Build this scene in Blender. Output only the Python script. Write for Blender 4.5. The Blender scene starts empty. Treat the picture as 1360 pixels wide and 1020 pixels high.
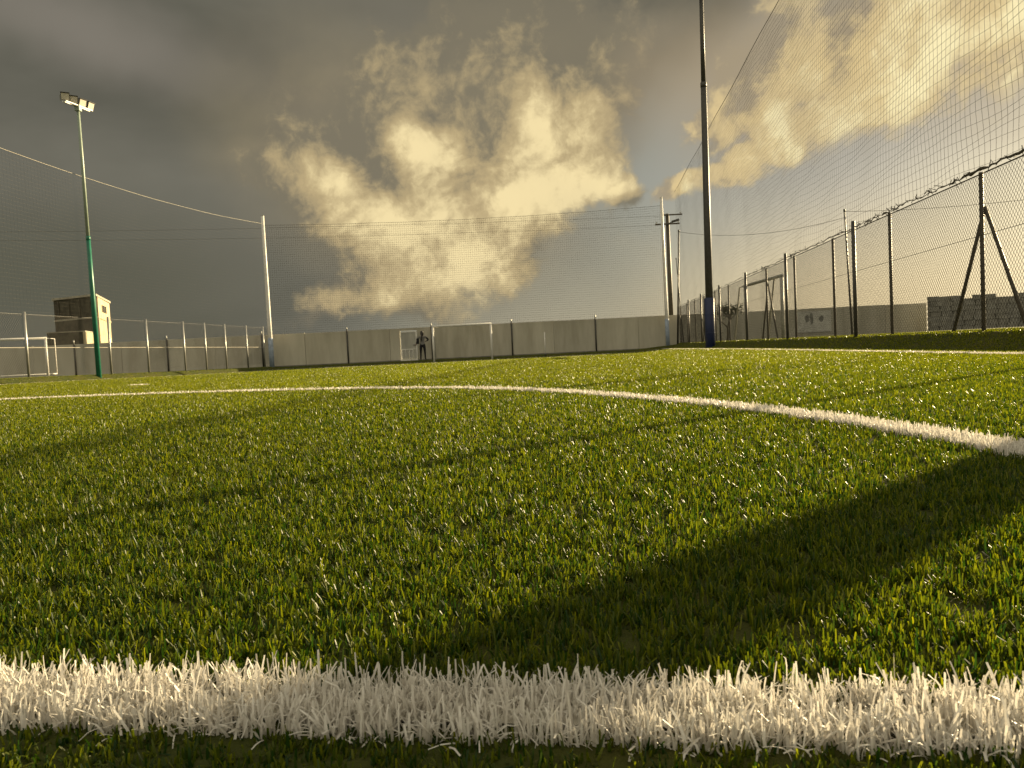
import bpy, math, random
import numpy as np
from mathutils import Vector, Matrix

random.seed(7)
rng = np.random.default_rng(11)
SC = bpy.context.scene
COL = SC.collection

# ------------------------------------------------------------------ camera
CAM_H = 0.30
FPX, PW, PH = 980.0, 1360.0, 1020.0
ROLL, PITCH = math.radians(2.78), math.radians(2.62)
cam_rot = Matrix.Rotation(math.pi / 2 - PITCH, 3, 'X') @ Matrix.Rotation(-ROLL, 3, 'Z')
cam_d = bpy.data.cameras.new('camera')
cam = bpy.data.objects.new('camera', cam_d)
COL.objects.link(cam)
cam.matrix_world = Matrix.Translation((0, 0, CAM_H)) @ cam_rot.to_4x4()
cam_d.sensor_width = 36.0
cam_d.lens = 36.0 * FPX / PW
cam_d.clip_start = 0.02
cam_d.clip_end = 6000.0
cam_d.dof.use_dof = True
cam_d.dof.focus_distance = 1.7
cam_d.dof.aperture_fstop = cam_d.lens / 1000.0 / 0.0011
SC.camera = cam

SUN_AZ, SUN_EL = math.radians(51.0), math.radians(13.0)
SKY_STRENGTH = 0.1
EXPOSURE = 1.58
SC.view_settings.view_transform = 'Standard'
SC.view_settings.look = 'None'
SC.view_settings.exposure = EXPOSURE
SC.view_settings.gamma = 1.0
SC.view_settings.use_curve_mapping = False
SC.cycles.max_bounces = 6
SC.cycles.transparent_max_bounces = 8
SC.cycles.use_denoising = True


def ray(x, y):
    return cam_rot @ Vector(((x - PW / 2) / FPX, -(y - PH / 2) / FPX, -1.0))


def at(x, y, D):
    d = ray(x, y)
    return Vector((0, 0, CAM_H)) + d * (D / d.y)


def ground_at(x, y, z=0.0):
    d = ray(x, y)
    return Vector((0, 0, CAM_H)) + d * ((z - CAM_H) / d.z)


def azel(x, y):
    d = ray(x, y)
    return (math.degrees(math.atan2(d.x, d.y)), math.degrees(math.atan2(d.z, math.hypot(d.x, d.y))))


def lin(c):
    return tuple((v / 255.0 / 12.92) if v / 255.0 <= 0.04045 else ((v / 255.0 + 0.055) / 1.055) ** 2.4 for v in c)


# ------------------------------------------------------------------ sun
sun_d = bpy.data.lights.new('sun', 'SUN')
sun_d.energy = 5.0
sun_d.angle = math.radians(0.5)
sun_d.color = (1.0, 0.79, 0.46)
sun = bpy.data.objects.new('sun', sun_d)
COL.objects.link(sun)
SUN_DIR = Vector((math.sin(SUN_AZ) * math.cos(SUN_EL), math.cos(SUN_AZ) * math.cos(SUN_EL), math.sin(SUN_EL)))
sun.rotation_euler = SUN_DIR.to_track_quat('Z', 'Y').to_euler()

# ------------------------------------------------------------------ sky
world = bpy.data.worlds.new('World')
SC.world = world
world.use_nodes = True
WN, WL = world.node_tree.nodes, world.node_tree.links
WN.clear()


def wnode(t, **kw):
    n = WN.new(t)
    for k, v in kw.items():
        setattr(n, k, v)
    return n


def wset(sock, v):
    if hasattr(v, 'is_output'):
        WL.new(v, sock)
    else:
        sock.default_value = v


def wm(op, *a, clamp=False):
    n = wnode('ShaderNodeMath', operation=op, use_clamp=clamp)
    for i, v in enumerate(a):
        wset(n.inputs[i], v)
    return n.outputs[0]


def wmap(v, a, b, c=0.0, d=1.0, kind='SMOOTHSTEP'):
    n = wnode('ShaderNodeMapRange', interpolation_type=kind)
    for s, x in zip(n.inputs[:5], (v, a, b, c, d)):
        wset(s, x)
    return n.outputs[0]


def wmix(f, a, b, blend='MIX'):
    n = wnode('ShaderNodeMix', data_type='RGBA', blend_type=blend)
    n.clamp_factor = True
    wset(n.inputs[0], f)
    wset(n.inputs[6], a)
    wset(n.inputs[7], b)
    return n.outputs[2]


def skyc(c, k=1.0):
    return tuple(v * k / SKY_STRENGTH / 2 ** EXPOSURE for v in lin(c)) + (1.0,)


tc = wnode('ShaderNodeTexCoord').outputs['Generated']
sep = wnode('ShaderNodeSeparateXYZ')
WL.new(tc, sep.inputs[0])
dx, dy, dz = sep.outputs
AZ = wm('MULTIPLY', wm('ARCTAN2', dx, dy), 180 / math.pi)
EL = wm('MULTIPLY', wm('ARCSINE', dz), 180 / math.pi)
cmb = wnode('ShaderNodeCombineXYZ')
WL.new(AZ, cmb.inputs[0])
WL.new(EL, cmb.inputs[1])
AE = cmb.outputs[0]


def noise(vec, scale, detail=8.0, rough=0.55, dist=0.0, color=False):
    n = wnode('ShaderNodeTexNoise')
    wset(n.inputs['Vector'], vec)
    n.inputs['Scale'].default_value = scale
    n.inputs['Detail'].default_value = detail
    n.inputs['Roughness'].default_value = rough
    n.inputs['Distortion'].default_value = dist
    return n.outputs['Color' if color else 'Fac']


def vmath(op, a, b=None):
    n = wnode('ShaderNodeVectorMath', operation=op)
    wset(n.inputs[0], a)
    if b is not None:
        wset(n.inputs[1], b)
    return n


def warp(vec, amp, scale, detail, rough=0.6):
    sp = wnode('ShaderNodeSeparateColor')
    WL.new(noise(vec, scale, detail, rough, color=True), sp.inputs[0])
    cb = wnode('ShaderNodeCombineXYZ')
    WL.new(sp.outputs[0], cb.inputs[0])
    WL.new(sp.outputs[1], cb.inputs[1])
    n = wnode('ShaderNodeVectorMath', operation='MULTIPLY_ADD')
    WL.new(cb.outputs[0], n.inputs[0])
    n.inputs[1].default_value = (amp, amp, 0.0)
    n.inputs[2].default_value = (-amp / 2, -amp / 2, 0.0)
    return vmath('ADD', vec, n.outputs[0]).outputs[0]


def blob(vec, x, y, rx, ry, rot=0.0, inner=0.0):
    """an oval of cloud round one direction of the sky; radii in degrees"""
    a, e = azel(x, y)
    n = wnode('ShaderNodeMapping', vector_type='TEXTURE')
    WL.new(vec, n.inputs[0])
    n.inputs['Location'].default_value = (a, e, 0)
    n.inputs['Rotation'].default_value = (0, 0, math.radians(rot))
    n.inputs['Scale'].default_value = (rx, ry, 1)
    ln = vmath('LENGTH', n.outputs[0]).outputs['Value']
    return wmap(ln, inner, 1.0, 1.0, 0.0)


def wmax(lst):
    o = lst[0]
    for b in lst[1:]:
        o = wm('SMOOTH_MAX', o, b, 0.12)
    return o


def wsum(lst):
    o = lst[0]
    for b in lst[1:]:
        o = wm('ADD', o, b)
    return o


P_SOFT = warp(AE, 7.0, 0.055, 4.0)                                   # vapour
st = wnode('ShaderNodeMapping')                                      # layered deck: stretched noise
WL.new(AE, st.inputs[0])
st.inputs['Rotation'].default_value = (0, 0, math.radians(14))
st.inputs['Scale'].default_value = (0.42, 1.0, 1.0)
N_DECK = noise(warp(st.outputs[0], 6.0, 0.07, 3.0), 0.085, 5.0, 0.48)
N_VEIL = noise(warp(AE, 8.0, 0.05, 4.0), 0.10, 6.0, 0.5)

MAIN = [(455, 262, 7.0, 3.4, -38), (545, 316, 8.5, 4.4, -32), (625, 335, 5.0, 4.0, -15), (690, 262, 5.4, 4.4, 25), (748, 195, 5.0, 6.2, 10), (776, 140, 2.8, 3.8, 0),
        (808, 248, 2.6, 1.5, -6), (556, 190, 3.0, 1.5, -10), (470, 388, 6.4, 1.6, 12), (560, 372, 4.6, 2.4, 8), (672, 358, 2.6, 1.8, 0), (648, 222, 6.0, 4.2, -15), (640, 285, 5.0, 3.0, -20), (390, 225, 4.5, 1.6, -14)]
FILL = [(620, 200, 14, 10, -25), (500, 190, 11, 5.5, -15), (680, 80, 15, 8, 0)]
RFILL = [(1150, 20, 16, 6.5, 14), (1010, 95, 8, 5, 22), (1330, -30, 14, 8, 10)]
RIGHT = [(905, 240, 1.9, 0.8, 4), (975, 228, 3.2, 1.2, 12), (1060, 180, 4.6, 2.0, 22), (1140, 130, 5.4, 2.6, 24), (1225, 85, 5.4, 2.8, 27), (1310, 30, 5.6, 3.0, 30), (1390, -30, 7, 4.0, 28),
         (1110, 85, 7.0, 2.6, 18), (1010, 160, 5.5, 1.4, 18), (1230, 20, 7, 3.0, 22), (935, 165, 2.6, 1.2, 30)]


def billow(v):
    return noise(warp(v, 3.5, 0.2, 4.0), 0.17, 10.0, 0.60)


BIG = wm('SUBTRACT', billow(AE), 0.5)
REL_BROAD = wm('SUBTRACT', BIG, wm('SUBTRACT', billow(vmath('ADD', AE, (1.6, -0.9, 0.0)).outputs[0]), 0.5))
REL_FINE = wm('SUBTRACT', BIG, wm('SUBTRACT', billow(vmath('ADD', AE, (0.42, -0.2, 0.0)).outputs[0]), 0.5))
REL = wm('ADD', wm('MULTIPLY', REL_BROAD, 2.9), wm('MULTIPLY', REL_FINE, 1.2))
P_CLOUD = warp(AE, 4.5, 0.16, 6.0, 0.58)


def cover(items, grow):
    items = [(x, y, rx * grow + 0.4, ry * grow + 0.4, rot, 0.0) for x, y, rx, ry, rot in items]
    cov = blob(P_CLOUD, *items[0])
    for it in items[1:]:
        cov = wm('SMOOTH_MAX', cov, blob(P_CLOUD, *it), 0.12)
    return cov


def lit_cloud(items, fill, lo, hi):
    cov = cover(items, 1.85)
    tot = wm('SMOOTH_MAX', cov, cover(fill, 1.25), 0.12)
    d0 = wm('ADD', tot, wm('MULTIPLY', BIG, 1.7))
    a = wm('MULTIPLY', wmap(d0, lo, hi), wmap(tot, 0.12, 0.34))
    # thin edges catch the sun, thick middles keep some shade
    rel = wm('ADD', REL, wm('MULTIPLY', wm('SUBTRACT', 0.75, d0), 0.15))
    return a, rel, wmap(wm('ADD', cov, wm('MULTIPLY', BIG, 1.1)), 0.12, 1.0, 0.0, 1.0, 'LINEAR')


# clear air behind the clouds: the physical sky, hazed toward the horizon and the sun
nish = wnode('ShaderNodeTexSky', sky_type='NISHITA')
nish.sun_disc = False
nish.sun_elevation = SUN_EL
nish.sun_rotation = SUN_AZ
nish.dust_density = 3.0
nish.air_density = 1.0
sund = vmath('DOT_PRODUCT', vmath('NORMALIZE', tc).outputs[0], tuple(SUN_DIR)).outputs['Value']
SUNANG = wm('MULTIPLY', wm('ARCCOSINE', sund), 180 / math.pi)
ramp_l = wmix(wmap(EL, 0.0, 11.0), skyc((118, 120, 110)), skyc((92, 94, 86)))
ramp_m = wmix(wmap(EL, 0.0, 10.0), skyc((168, 162, 140)), skyc((144, 145, 133)))
ramp_r = wmix(wmap(EL, 2.0, 13.0), skyc((232, 214, 172)), skyc((158, 158, 152)))
air = wmix(wmap(AZ, -20.0, 6.0), ramp_l, ramp_m)
air = wmix(wmap(AZ, 6.0, 26.0), air, ramp_r)
air = wmix(0.96, nish.outputs[0], air)
air = wmix(wm('MULTIPLY', wmap(SUNANG, 30.0, 5.0, 0.0, 0.92), wmap(EL, 17.0, 6.0, 0.10, 1.0)), air, skyc((255, 242, 200), 1.15))
col = air

# grey deck over the left and the top
deck_edge = wsum([blob(P_SOFT, 120, 60, 44, 30, 0, 0.35), blob(P_SOFT, 520, 10, 28, 17, -8, 0.3), blob(P_SOFT, -500, 200, 50, 40, 0, 0.3), blob(P_SOFT, 740, -50, 26, 12, -4, 0.3)])
deck_a = wmap(deck_edge, 0.10, 0.95)
deck_c = wmix(wmap(N_DECK, 0.34, 0.66), skyc((84, 84, 75)), skyc((114, 112, 101)))
deck_c = wmix(wm('MULTIPLY', blob(P_SOFT, 600, 90, 24, 12, -8), 0.85), deck_c, skyc((120, 115, 101)))
deck_c = wmix(wm('MULTIPLY', blob(P_SOFT, 90, 380, 26, 10, 0), 0.9), deck_c, skyc((86, 87, 74)))
deck_c = wmix(wm('MULTIPLY', blob(P_SOFT, 110, 45, 16, 3.4, -14), 0.8), deck_c, skyc((130, 124, 114)))
col = wmix(deck_a, col, deck_c)

# the lit cumulus crossing the middle, in a veil of grey vapour
halo = wmax([blob(P_SOFT, 560, 240, 21, 11, -24, 0.25), blob(P_SOFT, 700, 140, 13, 10, 0, 0.3), blob(P_SOFT, 400, 225, 9, 3.6, -8)])
col = wmix(wm('MULTIPLY', halo, 0.8), col, wmix(wmap(N_VEIL, 0.36, 0.64), skyc((130, 121, 102)), skyc((156, 143, 114))))
ma_, rel, cov = lit_cloud(MAIN, FILL, 0.37, 0.70)
P_MID = warp(AE, 5.0, 0.11, 6.0, 0.55)
sel = wsum([wm('MULTIPLY', blob(P_MID, *it), k_) for it, k_ in (
    ((565, 332, 14, 5.6, -31), 0.80), ((752, 205, 6.5, 9.0, 12), 0.55), ((700, 270, 6.5, 4.2, 20), 0.38), ((556, 190, 4.6, 2.4, -10), 0.62), ((475, 394, 8.0, 2.2, 8), 0.55),
    ((815, 250, 3.6, 2.2, 0), 0.55), ((640, 262, 11, 6.5, -15), 0.26), ((435, 240, 8.5, 3.6, -28), 0.34), ((620, 190, 14, 9.0, -20, 0.15), 0.34), ((735, 110, 7, 6, 0), 0.16), ((655, 350, 4.5, 3.0, 0), 0.30))])
hole = wsum([wm('MULTIPLY', blob(P_MID, 500, 250, 6.5, 2.2, -34), 0.50), wm('MULTIPLY', blob(P_MID, 640, 195, 7.5, 3.6, -24), 0.30)])
light = wm('SUBTRACT', wsum([wm('MULTIPLY', rel, 0.62), sel, wm('MULTIPLY', cov, 0.16), -0.16]), hole)
cum_c = wmix(wmap(light, -0.10, 0.42), skyc((124, 117, 99)), skyc((188, 168, 126)))
cum_c = wmix(wmap(light, 0.33, 0.88), cum_c, skyc((247, 226, 172)))
col = wmix(wm('MULTIPLY', ma_, wm('ADD', 0.75, wm('MULTIPLY', cov, 0.25))), col, cum_c)

# the bright golden bank at the upper right
rhalo = wmax([blob(P_SOFT, 1180, 60, 20, 9, 20), blob(P_SOFT, 960, 100, 12, 8, 15), blob(P_SOFT, 1400, 0, 20, 9, 20)])
col = wmix(wm('MULTIPLY', rhalo, 0.75), col, skyc((168, 150, 120)))
ra_, rrel, rcov = lit_cloud(RIGHT, RFILL, 0.38, 0.72)
rl = wsum([wm('MULTIPLY', rrel, 0.7), wmap(AZ, 10.0, 34.0, -0.14, 0.20), wm('MULTIPLY', rcov, 0.42), wm('MULTIPLY', blob(P_MID, 1060, 195, 10, 3.6, 18), 0.25), wm('MULTIPLY', blob(P_MID, 1290, 60, 12, 5.0, 26), 0.22), wm('MULTIPLY', blob(P_MID, 1080, 70, 8, 2.8, 14), -0.2)])
r_c = wmix(wmap(rl, -0.1, 0.36), skyc((166, 151, 124)), skyc((222, 198, 146)))
r_c = wmix(wmap(rl, 0.36, 1.05), r_c, skyc((255, 240, 188)))
col = wmix(wm('MULTIPLY', ra_, wm('ADD', 0.6, wm('MULTIPLY', rcov, 0.4))), col, r_c)
# thin veil in the clear air
wisp = wmap(N_VEIL, 0.50, 0.72)
wz = wm('MULTIPLY', wmap(EL, 2.0, 12.0), wmap(AZ, -4.0, 10.0))
col = wmix(wm('MULTIPLY', wm('MULTIPLY', wisp, wz), 0.2), col, skyc((190, 172, 138)))
# overhead and behind: broken cloud lit by the low sun, as the light on the shaded wall shows
over = wmap(EL, 34.0, 62.0)
back = wmap(wm('ABSOLUTE', AZ), 55.0, 105.0)
deck_n = wmix(wmap(N_VEIL, 0.34, 0.66), skyc((204, 197, 176)), skyc((232, 222, 192)))
col = wmix(wm('MAXIMUM', over, back), col, deck_n)
col = wmix(wmap(SUNANG, 17.0, 4.0, 0.0, 0.85), col, skyc((255, 238, 190), 1.4))

bg = wnode('ShaderNodeBackground')
WL.new(col, bg.inputs[0])
bg.inputs[1].default_value = SKY_STRENGTH
wo = wnode('ShaderNodeOutputWorld')
WL.new(bg.outputs[0], wo.inputs[0])
world.cycles.sampling_method = 'MANUAL'
world.cycles.sample_map_resolution = 512


# ------------------------------------------------------------------ helpers
class MB:
    """collects solid pieces that become ONE mesh object"""
    def __init__(s):
        s.v, s.f = [], []

    def add(s, vs, fs):
        b = len(s.v)
        s.v += [tuple(v) for v in vs]
        s.f += [tuple(b + i for i in f) for f in fs]

    def box(s, c, size, rot=None):
        hx, hy, hz = [q / 2 for q in size]
        vs = [Vector((x, y, z)) for x in (-hx, hx) for y in (-hy, hy) for z in (-hz, hz)]
        if rot is not None:
            vs = [rot @ v for v in vs]
        c = Vector(c)
        s.add([v + c for v in vs], [(0, 1, 3, 2), (4, 6, 7, 5), (0, 4, 5, 1), (2, 3, 7, 6), (0, 2, 6, 4), (1, 5, 7, 3)])

    def tube(s, pts, r, n=8, cap=True):
        pts = [Vector(p) for p in pts]
        rs = r if isinstance(r, (list, tuple)) else [r] * len(pts)
        b = len(s.v)
        up = None
        for i, p in enumerate(pts):
            d = (pts[min(i + 1, len(pts) - 1)] - pts[max(i - 1, 0)]).normalized()
            if up is None:
                up = Vector((0, 0, 1)) if abs(d.z) < 0.9 else Vector((0, 1, 0))
            x = d.cross(up).normalized()
            y = x.cross(d).normalized()
            up = y
            for k in range(n):
                a = 2 * math.pi * (k + 0.5) / n
                s.v.append(tuple(p + (x * math.cos(a) + y * math.sin(a)) * rs[i]))
        for i in range(len(pts) - 1):
            for k in range(n):
                k2 = (k + 1) % n
                s.f.append((b + i * n + k, b + i * n + k2, b + (i + 1) * n + k2, b + (i + 1) * n + k))
        if cap:
            s.f.append(tuple(b + k for k in reversed(range(n))))
            e = b + (len(pts) - 1) * n
            s.f.append(tuple(e + k for k in range(n)))

    def build(s, name, mat, parent=None, smooth=False, origin=None):
        me = bpy.data.meshes.new(name)
        vs = s.v
        if origin is not None:
            o = Vector(origin)
            vs = [tuple(Vector(v) - o) for v in vs]
        me.from_pydata(vs, [], s.f)
        me.materials.append(mat)
        if smooth:
            me.polygons.foreach_set('use_smooth', [True] * len(me.polygons))
        me.update()
        o = bpy.data.objects.new(name, me)
        COL.objects.link(o)
        if origin is not None:
            o.location = origin
        if parent is not None:
            o.parent = parent
            if origin is None:
                o.matrix_parent_inverse = parent.matrix_basis.inverted()
            else:
                o.location = Vector(origin) - parent.location
        return o


def tag(o, label=None, cat=None, group=None, kind=None):
    for k, v in (('label', label), ('category', cat), ('group', group), ('kind', kind)):
        if v:
            o[k] = v
    return o


def thing(name, loc, label, cat, group=None):
    o = bpy.data.objects.new(name, None)
    o.empty_display_size = 0.2
    COL.objects.link(o)
    o.location = loc
    return tag(o, label, cat, group)


def bevel(o, w, seg=2):
    m = o.modifiers.new('bevel', 'BEVEL')
    m.width, m.segments, m.limit_method = w, seg, 'ANGLE'
    return o


def fast_mesh(name, V, quads, mat, tone=None, parent=None):
    me = bpy.data.meshes.new(name)
    me.vertices.add(len(V))
    me.vertices.foreach_set('co', np.ascontiguousarray(V, np.float32).ravel())
    nq = len(quads)
    me.loops.add(nq * 4)
    me.loops.foreach_set('vertex_index', np.ascontiguousarray(quads, np.int32).ravel())
    me.polygons.add(nq)
    me.polygons.foreach_set('loop_start', np.arange(nq, dtype=np.int32) * 4)
    me.update(calc_edges=True)
    if tone is not None:
        a = me.attributes.new('tone', 'FLOAT', 'POINT')
        a.data.foreach_set('value', np.ascontiguousarray(tone, np.float32))
    me.materials.append(mat)
    o = bpy.data.objects.new(name, me)
    COL.objects.link(o)
    if parent:
        o.parent = parent
    return o


# ------------------------------------------------------------------ materials
def material(name, color, rough=0.6, metal=0.0, spec=0.5, var=0.0, var_scale=3.0, var_col=None, bump=0.0, bump_scale=40.0, streak=False):
    m = bpy.data.materials.new(name)
    m.use_nodes = True
    nt = m.node_tree
    b = nt.nodes['Principled BSDF']
    b.inputs['Base Color'].default_value = (*color, 1)
    b.inputs['Roughness'].default_value = rough
    b.inputs['Metallic'].default_value = metal
    b.inputs['Specular IOR Level'].default_value = spec
    geo = nt.nodes.new('ShaderNodeNewGeometry')
    if var > 0:
        mp = nt.nodes.new('ShaderNodeMapping')
        nt.links.new(geo.outputs['Position'], mp.inputs[0])
        if streak:
            mp.inputs['Scale'].default_value = (1, 1, 0.18)
        n = nt.nodes.new('ShaderNodeTexNoise')
        nt.links.new(mp.outputs[0], n.inputs['Vector'])
        n.inputs['Scale'].default_value = var_scale
        n.inputs['Detail'].default_value = 7
        n.inputs['Roughness'].default_value = 0.65
        r = nt.nodes.new('ShaderNodeMapRange')
        r.inputs[1].default_value, r.inputs[2].default_value = 0.40, 0.62
        nt.links.new(n.outputs['Fac'], r.inputs[0])
        mx = nt.nodes.new('ShaderNodeMix')
        mx.data_type = 'RGBA'
        mx.inputs[6].default_value = (*color, 1)
        vc = var_col or tuple(c * (1 - var) for c in color)
        mx.inputs[7].default_value = (*vc, 1)
        nt.links.new(r.outputs[0], mx.inputs[0])
        nt.links.new(mx.outputs[2], b.inputs['Base Color'])
    if bump > 0:
        n2 = nt.nodes.new('ShaderNodeTexNoise')
        nt.links.new(geo.outputs['Position'], n2.inputs['Vector'])
        n2.inputs['Scale'].default_value = bump_scale
        n2.inputs['Detail'].default_value = 5
        bp = nt.nodes.new('ShaderNodeBump')
        bp.inputs['Strength'].default_value = bump
        bp.inputs['Distance'].default_value = 0.02
        nt.links.new(n2.outputs['Fac'], bp.inputs['Height'])
        nt.links.new(bp.outputs[0], b.inputs['Normal'])
    return m


def blade_material(name, dark, light, trans_col, trans=0.35, rough=0.32, spec=0.5, patch=None):
    """plastic turf yarn: glossy, lets light through; colour from the 'tone' stored per blade"""
    m = bpy.data.materials.new(name)
    m.use_nodes = True
    nt = m.node_tree
    nt.nodes.clear()
    at_ = nt.nodes.new('ShaderNodeAttribute')
    at_.attribute_name = 'tone'
    mx = nt.nodes.new('ShaderNodeMix')
    mx.data_type = 'RGBA'
    mx.inputs[6].default_value = (*dark, 1)
    mx.inputs[7].default_value = (*light, 1)
    nt.links.new(at_.outputs['Fac'], mx.inputs[0])
    b = nt.nodes.new('ShaderNodeBsdfPrincipled')
    nt.links.new(mx.outputs[2], b.inputs['Base Color'])
    b.inputs['Roughness'].default_value = rough
    b.inputs['Specular IOR Level'].default_value = spec
    t = nt.nodes.new('ShaderNodeBsdfTranslucent')
    mt = nt.nodes.new('ShaderNodeMix')
    mt.data_type = 'RGBA'
    mt.blend_type = 'MULTIPLY'
    mt.inputs[0].default_value = 1.0
    nt.links.new(mx.outputs[2], mt.inputs[6])
    mt.inputs[7].default_value = (*trans_col, 1)
    nt.links.new(mt.outputs[2], t.inputs[0])
    s = nt.nodes.new('ShaderNodeMixShader')
    s.inputs[0].default_value = trans
    nt.links.new(b.outputs[0], s.inputs[1])
    nt.links.new(t.outputs[0], s.inputs[2])
    o = nt.nodes.new('ShaderNodeOutputMaterial')
    nt.links.new(s.outputs[0], o.inputs[0])
    return m


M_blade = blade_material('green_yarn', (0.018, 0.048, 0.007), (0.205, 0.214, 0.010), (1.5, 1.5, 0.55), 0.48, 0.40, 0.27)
M_white = blade_material('white_yarn', (0.62, 0.58, 0.52), (0.82, 0.79, 0.73), (1, 1, 1), 0.30, 0.42, 0.4)
M_ground = material('turf_backing', (0.040, 0.050, 0.010), 0.9, spec=0.15, var=0.5, var_scale=1.3, var_col=(0.062, 0.060, 0.012), bump=0.6, bump_scale=60)
M_linebase = material('white_backing', (0.50, 0.47, 0.40), 0.9, spec=0.2, var=0.25, var_scale=30)
M_conc = material('wall_concrete', (0.50, 0.475, 0.40), 0.92, spec=0.2, var=0.38, var_scale=0.8, var_col=(0.38, 0.355, 0.29), bump=0.25, bump_scale=14, streak=True)
M_conc2 = material('wall_concrete_dull', (0.46, 0.435, 0.37), 0.92, spec=0.2, var=0.3, var_scale=1.1, var_col=(0.35, 0.33, 0.27), bump=0.25, bump_scale=14, streak=True)
M_coping = material('wall_coping', (0.20, 0.19, 0.17), 0.9, spec=0.2, var=0.3, var_scale=2)
M_stone = material('stone', (0.27, 0.258, 0.225), 0.95, spec=0.15, var=0.3, var_scale=2.5, bump=0.6, bump_scale=9)
M_stone2 = material('stone_grey', (0.29, 0.28, 0.25), 0.95, spec=0.15, var=0.4, var_scale=2.5, bump=0.6, bump_scale=9)
M_mortar = material('mortar', (0.25, 0.24, 0.21), 0.95, spec=0.1, var=0.3)
M_steel = material('galvanised_steel', (0.40, 0.40, 0.38), 0.42, 0.75, var=0.25, var_scale=9)
M_darksteel = material('dark_steel', (0.075, 0.072, 0.066), 0.5, 0.3, var=0.35, var_scale=12)
M_rust = material('brown_post_paint', (0.10, 0.085, 0.065), 0.6, 0.2, var=0.4, var_scale=10)
M_wire = material('fence_wire', (0.055, 0.05, 0.042), 0.6, 0.2, spec=0.25)
M_net = material('net_cord', (0.10, 0.088, 0.07), 0.85, spec=0.1)
M_rope = material('rope', (0.42, 0.39, 0.33), 0.85, spec=0.1)
M_white_paint = material('white_paint', (0.74, 0.72, 0.68), 0.45, var=0.18, var_scale=6)
M_goal_grey = material('worn_white_paint', (0.55, 0.54, 0.50), 0.5, var=0.3, var_scale=5)
M_green_paint = material('green_paint', (0.012, 0.15, 0.095), 0.4, var=0.25, var_scale=4)
M_pale_paint = material('pale_green_paint', (0.27, 0.33, 0.27), 0.4, var=0.2, var_scale=4)
M_blue = material('blue_pad_vinyl', (0.012, 0.022, 0.085), 0.5, var=0.25, var_scale=3)
M_bluepaint = material('pale_blue_paint', (0.30, 0.36, 0.46), 0.5, var=0.3, var_scale=5)
M_lamp = material('lamp_housing', (0.055, 0.053, 0.05), 0.45, 0.4)
M_lens = material('lamp_glass', (0.62, 0.58, 0.50), 0.12, spec=0.8)
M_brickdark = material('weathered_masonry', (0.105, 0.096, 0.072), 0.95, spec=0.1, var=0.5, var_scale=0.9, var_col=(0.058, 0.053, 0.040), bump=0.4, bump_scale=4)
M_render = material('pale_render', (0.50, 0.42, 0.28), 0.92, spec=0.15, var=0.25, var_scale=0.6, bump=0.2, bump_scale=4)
M_slab = material('slab_concrete', (0.38, 0.35, 0.28), 0.9, spec=0.15, var=0.3, var_scale=1.2)
M_dark = material('dark_glass', (0.02, 0.02, 0.02), 0.25)
M_gate = material('gate_sheet', (0.47, 0.46, 0.42), 0.55, var=0.3, var_scale=2.0, streak=True)
M_skin = material('skin', (0.36, 0.22, 0.15), 0.55)
M_hair = material('dark_hair', (0.02, 0.017, 0.014), 0.6)
M_top = material('grey_cloth', (0.20, 0.195, 0.19), 0.85, spec=0.1, var=0.25, var_scale=12)
M_trouser = material('dark_cloth', (0.022, 0.022, 0.024), 0.85, spec=0.1)
M_bark = material('bark', (0.09, 0.075, 0.055), 0.9, spec=0.1)
M_leaf = material('tree_leaf', (0.06, 0.07, 0.025), 0.6, spec=0.3, var=0.4, var_scale=3)
M_poster = material('faded_whitewash', (0.58, 0.57, 0.53), 0.9, spec=0.1, var=0.25, var_scale=1.4)
M_blot = material('old_black_paint', (0.24, 0.235, 0.22), 0.9, spec=0.1, var=0.4, var_scale=4)


# ------------------------------------------------------------------ terrain
SK = 0.109                    # the pitch is turned a little to the right of the view


def S(a, b, x):
    t = np.clip((x - a) / (b - a), 0, 1)
    return t * t * (3 - 2 * t)


def lin01(a, b, x):
    return np.clip((x - a) / (b - a), 0, 1)


S_R, S_L, Y_F = 5.00, -19.30, 44.95     # where the banks start


def terrain(X, Y):
    X, Y = np.asarray(X, float), np.asarray(Y, float)
    s = X - SK * Y
    drop = 0.20 * S(18, 44, Y) * S(5.6, 2.2, s)
    bank = np.maximum(np.maximum(0.24 * lin01(S_R, S_R + 0.52, s), 0.20 * S(S_L, S_L - 0.38, s)), 0.15 * S(Y_F, Y_F + 0.45, Y))
    return bank - drop


def tz(x, y):
    return float(terrain(x, y))


sg = np.unique(np.round(np.r_[-900, -400, -150, -60, -35, -24, np.linspace(-20.4, -19.0, 15), np.linspace(-19, 2, 22), np.linspace(2, 4.9, 8), np.linspace(4.9, 5.6, 15),
                              5.7, 6.2, 7, 9, 13, 20, 40, 90, 200, 500, 1000], 3))
yg = np.unique(np.round(np.r_[-300, -60, -15, -4, np.linspace(0, 44.8, 57), np.linspace(44.8, 45.6, 9), 46.5, 49, 55, 70, 100, 180, 400, 1000, 2500], 3))
SG, YG = np.meshgrid(sg, yg)
XG = SG + SK * YG
ZG = terrain(XG, YG)
Vg = np.stack([XG, YG, ZG], -1).reshape(-1, 3)
nx, ny = len(sg), len(yg)
ii = (np.arange(ny - 1)[:, None] * nx + np.arange(nx - 1)[None, :]).ravel()
ground = fast_mesh('ground', Vg, np.stack([ii, ii + 1, ii + nx + 1, ii + nx], 1), M_ground)
tag(ground, 'artificial turf pitch ground with low banks along its edges', None, kind='structure')


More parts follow.
